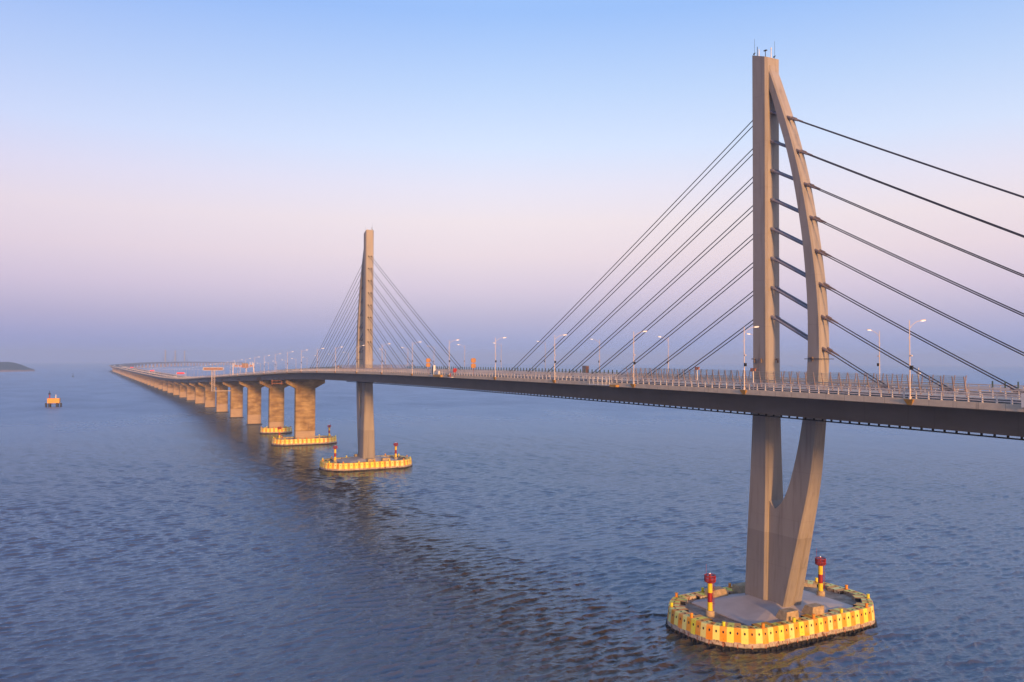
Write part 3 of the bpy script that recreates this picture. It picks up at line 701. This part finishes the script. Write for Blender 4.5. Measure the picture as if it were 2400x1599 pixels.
ordn = ['widest concrete pier, first left of the middle pylon, in a long painted ring', 'second concrete pier, standing in the short painted ring', 'third concrete pier, first one rising straight from the water', 'fourth concrete pier left of the middle pylon',
        'fifth concrete pier, just right of the lattice sign tower', 'sixth concrete pier, behind the foot of the lattice sign tower', 'seventh concrete pier, just left of the lattice sign tower', 'eighth concrete pier of the receding row', 'ninth concrete pier of the receding row', 'tenth concrete pier of the receding row',
        'eleventh concrete pier of the receding row', 'twelfth concrete pier of the receding row']
for i, px in enumerate(PX):
    lab = ordn[i] if i < len(ordn) else ('small hazy concrete pier of the long viaduct, merging with its neighbours' if px > -4300 else 'faint pier of the far bend, almost lost in haze')
    pier(px, lab, i == 0, i > 14)
# out of frame side-span pier on the right keeps the deck supported
# ------------------------------------------------------------------ far pylons in the haze
for i, px in enumerate((-5600, -5844, -6088)):
    c, s = frame(px); root = empty('distant_pylon', (c.x, c.y, 0), atan2(-s.x, s.y)); tag(root, ['tallest and leftmost of three faint pylons on the hazy far bridge', 'middle one of three faint pylons on the hazy far bridge', 'rightmost of three faint pylons on the hazy far bridge'][i], 'bridge pylon', 'faint pylons of the far bridge')
    mb = MB(); mb.rings([[(-a, -b, z), (a, -b, z), (a, b, z), (-a, b, z)] for a, b, z in ((5, 4, -1), (4, 3, 40), (3.5, 2.5, 108))], 0); mb.build('shaft', M['tower'], root)
    mb = MB(); mb.rings([[(x0, -1.6, z), (x1, -1.6, z), (x1, 1.6, z), (x0, 1.6, z)] for x0, x1, z in ((8, 12, 34), (9, 12.5, 55), (6, 9, 80), (3, 5, 100))], 0); mb.build('curved_arm', M['tower'], root)
    for k in range(6):
        for sg in (-1, 1): mb = MB(); mb.tube((sg*4, 0, 100-8*k), (sg*(110-15*k), 0, 34), .25, n=4); mb.build('stay_cable', M['cable'], root)

# ------------------------------------------------------------------ street lamps
def make_lamp():
    root = empty('street_lamp')
    mb = MB(); mb.tube((0, 0, 0), (0, 0, 11.6), .105, .055, n=8); mb.lathe([(.22, 0), (.22, .35), (.15, .4)], 8); mb.build('pole', M['pole'], root)
    mb = MB(); pts = [Vector((0, 0, 10.4)), Vector((0, .7, 11.0)), Vector((0, 1.6, 11.45)), Vector((0, 2.5, 11.65))]
    for p, q in zip(pts, pts[1:]): mb.tube(p, q, .042, .038, n=6)
    mb.build('arm', M['pole'], root)
    mb = MB(); mb.rings([[(-.04, y0, z0), (.04, y0, z0), (.04, y0, z1), (-.04, y0, z1)] if w_ == 0 else [(-w_, y0, z0), (w_, y0, z0), (w_*.7, y0, z1), (-w_*.7, y0, z1)] for y0, w_, z0, z1 in ((2.4, .08, 11.6, 11.7), (2.6, .17, 11.58, 11.76), (3.4, .2, 11.66, 11.84), (3.65, .1, 11.7, 11.8))][::-1], 0)
    mb.add([(-.14, 2.65, 11.565), (-.15, 3.4, 11.64), (.15, 3.4, 11.64), (.14, 2.65, 11.565)], [(0, 1, 2, 3)], 1); mb.add([(-.15, 2.6, 11.52), (.15, 2.6, 11.52), (.17, 3.4, 11.6), (-.17, 3.4, 11.6), (-.17, 2.6, 11.66), (.17, 2.6, 11.66), (.18, 3.4, 11.74), (-.18, 3.4, 11.74)], [(0, 3, 2, 1), (0, 1, 5, 4), (1, 2, 6, 5), (2, 3, 7, 6), (3, 0, 4, 7)], 1)
    mb.build('lamp_head', [M['pole'], M['lamp']], root)
    mb = MB(); mb.box(.12, .5, -.16, .16, 4.35, 4.95); mb.box(.05, .15, -.03, .03, 4.5, 4.6); mb.build('speaker_box', M['black'], root)
    mb = MB(); mb.box(.1, .4, -.12, .12, 6.3, 6.5); mb.tube((-.0, -.5, 8.9), (0, .4, 9.3), .03, n=5); mb.build('side_bracket', M['pole'], root)
    mb = MB(); mb.add([(-.5, -.05, -.1), (.5, -.05, -.1), (.5, .4, -.1), (-.5, .4, -.1), (-.8, -.45, 0), (.8, -.45, 0), (.8, .4, 0), (-.8, .4, 0), (-.35, -.1, -.85), (.35, -.1, -.85), (.35, .3, -.85), (-.35, .3, -.85)],
        [(4, 5, 6, 7), (4, 8, 9, 5), (5, 9, 10, 6), (6, 10, 11, 7), (7, 11, 8, 4), (8, 11, 10, 9)]); mb.build('bracket', M['bracket'], root)
    return root
lampA = make_lamp(); first = True
mbf = MB(); mbf.tube((0, 0, 0), (0, 0, 11.6), .09, .05, n=4); mbf.tube((0, 0, 11), (0, 2.5, 11.6), .04, n=4); mbf.box(-.13, .13, 2.7, 3.3, 11.55, 11.75, 1); FL = mesh_of(mbf, 'street_lamp', [M['pole'], M['lamp']])
word = ['first', 'second', 'third', 'fourth', 'fifth', 'sixth', 'seventh', 'eighth', 'ninth', 'tenth', 'eleventh', 'twelfth', 'thirteenth', 'fourteenth', 'fifteenth', 'sixteenth', 'seventeenth', 'eighteenth', 'nineteenth', 'twentieth']
k = -1
while True:
    x = 12.9-34.2*k
    if x < -1900: break
    for sgn, sd_ in ((-1, 'near'), (1, 'far')):
        p = dp(x, sgn*18.3, 0); rz = 0 if sgn < 0 else pi
        if x > -700:
            if k == -1: lab = 'lit street lamp on the %s deck edge, rightmost one' % sd_
            elif k == 0: lab = 'lit street lamp on the %s deck edge right by the large pylon' % sd_
            elif x > -268: lab = 'lit street lamp on the %s deck edge, %s one left of the large pylon' % (sd_, word[k-1])
            else: lab = 'lit street lamp on the %s deck edge, %s one left of the middle pylon' % (sd_, word[k-9])
            if first: o = lampA; o.location = p; o.rotation_euler = (0, 0, rz); o['label'] = lab; tag(o, None, 'street lamp', 'street lamps along the deck'); first = False
            else: copy_tree(lampA, None, p, rz, lab)
        elif x > -1900:
            o = linked('street_lamp', FL, None, p, rz); tag(o, 'tiny lit street lamp among the dots of light over the far hazy viaduct', 'street lamp', 'tiny street lamps over the far viaduct')
    k += 1

# ------------------------------------------------------------------ signs and equipment
def part(mb, name, m, root): return mb.build(name, M[m] if isinstance(m, str) else m, root)
# slim orange roadside signals
for x, lab in ((-147.2, 'left of two slim orange roadside signs between the pylons'), (-109.1, 'right of two slim orange roadside signs between the pylons')):
    root = empty('roadside_sign', dp(x, -16.4, 0)); tag(root, lab, 'road sign', 'slim orange roadside signs')
    mb = MB(); mb.tube((0, 0, 0), (0, 0, 5.6), .09, n=6); part(mb, 'pole', 'steelred', root)
    for z0, z1 in ((2.5, 3.9), (4.15, 5.6)): mb = MB(); mb.rings([[(-.12, -.8*s_, z), (.12, -.8*s_, z), (.12, .8*s_, z), (-.12, .8*s_, z)] for s_, z in ((.6, z0), (1, z0+.25), (1, z1-.25), (.6, z1))], 0); part(mb, 'panel', 'orangesign', root)
# teal and white cabinet, service box, red marker flags
root = empty('equipment_cabinet', dp(-137.5, -18.0, .1)); tag(root, 'tall white and green cabinet at the deck edge between the pylons', 'cabinet')
mb = MB(); mb.box(-.9, .1, -.5, .2, 0, 2.6); part(mb, 'body', 'teal', root); mb = MB(); mb.box(.12, .5, -.52, .22, .1, 3.1); mb.box(-1.2, -.92, -.5, .2, 0, 2.4); part(mb, 'side_panel', 'white', root); mb = MB(); mb.box(-1.4, .9, -.8, .5, -.75, -.05); part(mb, 'base', 'rail', root)
root = empty('service_box', dp(-132.5, -18.45, .05)); tag(root, 'low pale box hanging at the near railing right of the green cabinet', 'box')
mb = MB(); mb.box(-.8, .8, -.4, 0, .1, 1.3); part(mb, 'body', 'white', root); mb = MB(); mb.box(-3.5, 3.2, -.7, .05, -.75, -.1); part(mb, 'bracket_beam', 'bracket', root)
root = empty('marker_sign', dp(-118.7, -18.5, 0)); tag(root, 'small bright red marker board on the near railing', 'marker')
mb = MB(); mb.tube((0, 0, -.6), (0, 0, 2.1), .07, n=6); part(mb, 'post', 'steelred', root); mb = MB(); mb.box(-.1, .1, -.6, .6, 1.0, 2.3); part(mb, 'board', 'red', root)
root = empty('maintenance_bracket', dp(-121.5, -18.7, -.75)); tag(root, 'small white ledge with a red post on it just left of the red marker board', 'ledge')
mb = MB(); mb.box(-1.6, 1.6, -.6, .25, 0, .18); part(mb, 'ledge', 'white', root); mb = MB(); mb.tube((0, -.2, .2), (0, -.2, 1.5), .16, n=8); part(mb, 'red_post', 'red', root)
root = empty('maintenance_platform', dp(-32.5, -18.85, -.62)); tag(root, 'pale maintenance platform slung on the deck edge between railing lamps', 'platform')
mb = MB(); mb.box(-5.5, 3.2, -.35, .4, 0, .14); part(mb, 'floor', 'white', root)
mb = MB()
for xx in (-5.3, -3.5, -1.7, .1, 1.6, 3.0): mb.box(xx-.04, xx+.04, -.33, -.25, .1, 2.1)
for zz_ in (1.1, 1.6, 2.1): mb.box(-5.3, 3.0, -.33, -.25, zz_-.04, zz_+.03)
part(mb, 'cage', 'white', root); mb = MB(); mb.box(3.3, 5.8, -.5, .4, -.25, .25); part(mb, 'ochre_hoist', 'bracket', root)
# camera masts on the near edge and a slim mast on the far edge
for x, y, h, lab in ((14.9+0, -18.0, 3.9, 'slim camera mast beside the lamp in front of the large pylon'), (-0.5, -18.0, 3.9, 'slim camera mast on the near railing left of the large pylon'), (-256.6, -18.0, 2.6, 'slim camera mast on the near railing in front of the middle pylon')):
    root = empty('camera_mast', dp(x, y, .05)); tag(root, lab, 'camera mast', 'slim camera masts')
    mb = MB(); mb.tube((0, 0, 0), (0, 0, h), .09, n=6); part(mb, 'pole', 'rail', root)
    mb = MB(); mb.box(-.7, .7, -.08, .08, h-.05, h+.1); mb.box(-.6, -.15, -.15, .15, h-.5, h-.06); mb.box(.15, .5, -.15, .15, h-.45, h-.06); part(mb, 'camera', 'steelred', root)
root = empty('weather_mast', dp(22, 18.0, 0)); tag(root, 'small pale cross-topped mast beyond the far railing', 'mast')
mb = MB(); mb.tube((0, 0, 0), (0, 0, 4.2), .08, n=6); part(mb, 'pole', 'white', root); mb = MB(); mb.box(-.5, .5, -.12, .12, 3.3, 3.5); mb.box(-.25, .25, -.3, .3, 2.8, 3.2); part(mb, 'sensor', 'white', root)
root = empty('equipment_box', dp(-88, 12.0, 0)); tag(root, 'brown box standing among the anti-glare boards by the cables', 'box'); mb = MB(); mb.box(-1, 1, -.6, .6, 0, 3.4); part(mb, 'body', 'brownpost', root); mb = MB(); mb.box(1.0, 1.05, -.45, .45, .8, 3.1); part(mb, 'door', 'steelred', root)
# white sign board at the right frame edge on the near railing
root = empty('sign_board', dp(64.2, -18.7, -.2)); tag(root, 'white board on the near railing at the right edge of the photo', 'sign')
mb = MB(); mb.box(-.6, 1.6, -.08, .08, .0, 1.8); part(mb, 'board', 'white', root); mb = MB(); mb.tube((-.3, 0.12, -.5), (-.3, .12, 1.7), .05, n=5); part(mb, 'post', 'steelred', root)
# portal gantry with lit orange sign
root = empty('sign_gantry', dp(-556, -10.5, 0)); tag(root, 'portal gantry over the road with an orange message panel', 'sign gantry')
for yy in (-7.9, 7.9): mb = MB(); mb.box(-.3, .3, yy-.25, yy+.25, 0, 9.8); part(mb, 'post', 'pole', root)
mb = MB()
for zz_ in (6.6, 8.0): mb.box(-.35, .35, -7.6, 7.6, zz_-.12, zz_+.12)
for i in range(15): y0 = -7.5+i; mb.tube((0, y0, 6.6), (0, y0+1, 8.0) if i % 2 else (0, y0, 8.0), .06, n=4)
part(mb, 'truss', 'pole', root)
mb = MB(); mb.box(.4, .8, -1.2, 3.6, 6.0, 9.6); part(mb, 'message_panel', 'palesign', root)
mb = MB()
for r_ in range(3):
    for c_ in range(8): mb.box(.8, .86, -.9+c_*.62, -.5+c_*.62, 5.8+r_*1.1, 6.5+r_*1.1)
part(mb, 'display_rows', 'steelred', root)
for yy in (-6.2, -4.8, -2.8, 5.4, 6.6): mb = MB(); mb.box(.3, .7, yy-.45, yy+.45, 6.9, 8.1); part(mb, 'signal', 'steelred', root)
for yy in (-6.4, 5.2, 6.9): mb = MB(); mb.tube((0, yy, 8.1), (0, yy, 10.6), .35, .2, n=6); part(mb, 'camera_housing', 'white', root)
# T shaped lattice sign tower beside the deck
root = empty('lattice_sign_tower', (-648, -20.6, 24.5)); tag(root, 'white lattice tower beside the deck carrying a wide pale orange sign', 'sign tower')
mb = MB(); W = 1.35
for a in (-W, W):
    for b in (-W, W): mb.tube((a, b, 0), (a, b, 18.5), .14, n=5)
for i in range(10):
    z0 = i*1.85
    for b in (-W, W): mb.tube((-W, b, z0), (W, b, z0+1.85), .09, n=4); mb.tube((b, -W, z0), (b, W, z0+1.85), .09, n=4); mb.tube((b, -W, z0+1.85), (b, W, z0+1.85), .09, n=4)
part(mb, 'mast', 'pole', root)
mb = MB(); mb.box(-.3, .3, -8.6, 8.4, 18.5, 21.2); part(mb, 'sign_frame', 'pole', root)
mb = MB(); mb.box(.3, .5, -8.3, 8.1, 18.75, 20.95); part(mb, 'sign_panel', 'palesign', root)
mb = MB()
for c_ in range(9): mb.box(.5, .56, -7.7+c_*1.75, -6.7+c_*1.75+.3*(c_ % 2), 19.1, 20.6)
part(mb, 'sign_figures', 'steelred', root)
mb = MB()
mb.box(-2.4, 1.4, -.1, .1, -.05, .2)
mb.box(-2.6, -2.2, -1.5, 15.5, -.2, .3); part(mb, 'support_bracket', 'pole', root)
# travelling inspection gantry hanging below the girder near the widest pier
root = empty('inspection_gantry', dp(-412, -11.5, -4.6)); tag(root, 'red-brown inspection cradle hanging under the girder by the widest pier', 'inspection cradle')
mb = MB()
for zz_ in (-.6, -2.4): mb.box(-.3, .3, -5.8, 5.8, zz_-.12, zz_+.12)
for i in range(13): mb.box(-.08, .08, -5.8+i*.95, -5.72+i*.95, -2.4, -1.4)
mb.box(-.9, .9, -5.8, 5.8, -2.55, -2.45); part(mb, 'truss', 'steelred', root)
for yy in (-5.7, .4, 5.6): mb = MB(); mb.box(-.2, .2, yy-.15, yy+.15, -3.2, .1); part(mb, 'hanger', 'steelred', root)
# red displays over the far road
for x, y, wdt, h, lab in ((-1029, -9, 9, 5.6, 'bright red message sign over the low hazy part of the road'), (-700, 14, 4, 9.5, 'thin small red message sign beside the portal gantry'), (-1500, -9, 6.5, 5.6, 'faint red message sign, next after the bright one'), (-2150, -9, 6.5, 5.6, 'faintest red message sign far along the viaduct')):
    root = empty('message_sign', dp(x, y, 0)); tag(root, lab, 'message sign', 'red message signs over the road')
    for yy in (-wdt/2-1, wdt/2+1): mb = MB(); mb.box(-.15, .15, yy-.15, yy+.15, 0, h+2); part(mb, 'post', 'pole', root)
    mb = MB(); mb.box(-.1, .1, -wdt/2-1, wdt/2+1, h+.9, h+1.1); part(mb, 'beam', 'pole', root)
    mb = MB(); mb.box(.1, .4, -wdt/2, wdt/2, h, h+2.1 if wdt > 6 else h+1); part(mb, 'display', 'ledred', root)
# navigation platform and buoy on the open water
root = empty('navigation_platform', (-907, -150.4, 0), R(-10)); tag(root, 'orange box platform on dark piles standing alone in the water at left', 'platform')
mb = MB(); mb.box(-3, 3, -5.9, 5.9, 4.3, 9.3); mb.box(-3.3, 3.3, -6.2, 6.2, 9.1, 9.5); part(mb, 'deck_box', 'orangebox', root)
for yy in (-7.4, -3.9, 3.5, 7.0):
    for xx in ((0,) if abs(yy) > 6 else (-2, 2)): mb = MB(); mb.tube((xx, yy, -1), (xx, yy, 4.4), 1.0 if abs(yy) > 6 else 1.15, n=10); part(mb, 'pile', 'black', root)
mb = MB(); mb.box(-.4, .4, -7.6, 7.2, 2.9, 3.3); part(mb, 'tie_beam', 'black', root)
mb = MB(); mb.tube((0, -4.2, 9.4), (0, -4.2, 14.0), .7, .5, n=8); part(mb, 'beacon_tower', 'red', root)
mb = MB(); mb.lathe([(.5, 13.6), (1.4, 14.0), (1.4, 14.9), (.4, 15.1), (.25, 17.6)], 10, 0, (0, -4.2)); part(mb, 'lantern', 'black', root)
mb = MB(); mb.tube((0, 1.9, 9.4), (0, 1.9, 13.5), .5, n=8); part(mb, 'white_post', 'white', root)
root = empty('navigation_buoy', (-2523, -141, 0)); tag(root, 'small dark buoy with a tall mast far out left of the viaduct', 'buoy')
mb = MB(); mb.lathe([(2.2, -.5), (2.4, 1.4), (1.2, 2.4)], 12); part(mb, 'float', 'black', root); mb = MB(); mb.tube((0, 0, 2.2), (0, 0, 9.5), .75, .4, n=8); part(mb, 'mast', 'black', root); mb = MB(); mb.lathe([(.5, 9.4), (1.1, 9.8), (1.0, 11.2), (.2, 11.8)], 10); part(mb, 'lantern', 'black', root)

# ------------------------------------------------------------------ haze over the sea
mb = MB(); mb.box(-9700, 1800, -3100, 8700, -1, 126)
hz = mb.build('haze', None); hz.data.materials.clear(); tag(hz, kind='stuff')
hm = bpy.data.materials.new('haze_air'); hm.use_nodes = True; t = hm.node_tree; t.nodes.clear()
o_ = t.nodes.new('ShaderNodeOutputMaterial'); pv = t.nodes.new('ShaderNodeVolumePrincipled'); t.links.new(pv.outputs[0], o_.inputs['Volume'])
pv.inputs['Color'].default_value = (.53, .71, .97, 1); pv.inputs['Density'].default_value = 1.6e-4; pv.inputs['Anisotropy'].default_value = 0
hz.data.materials.append(hm)
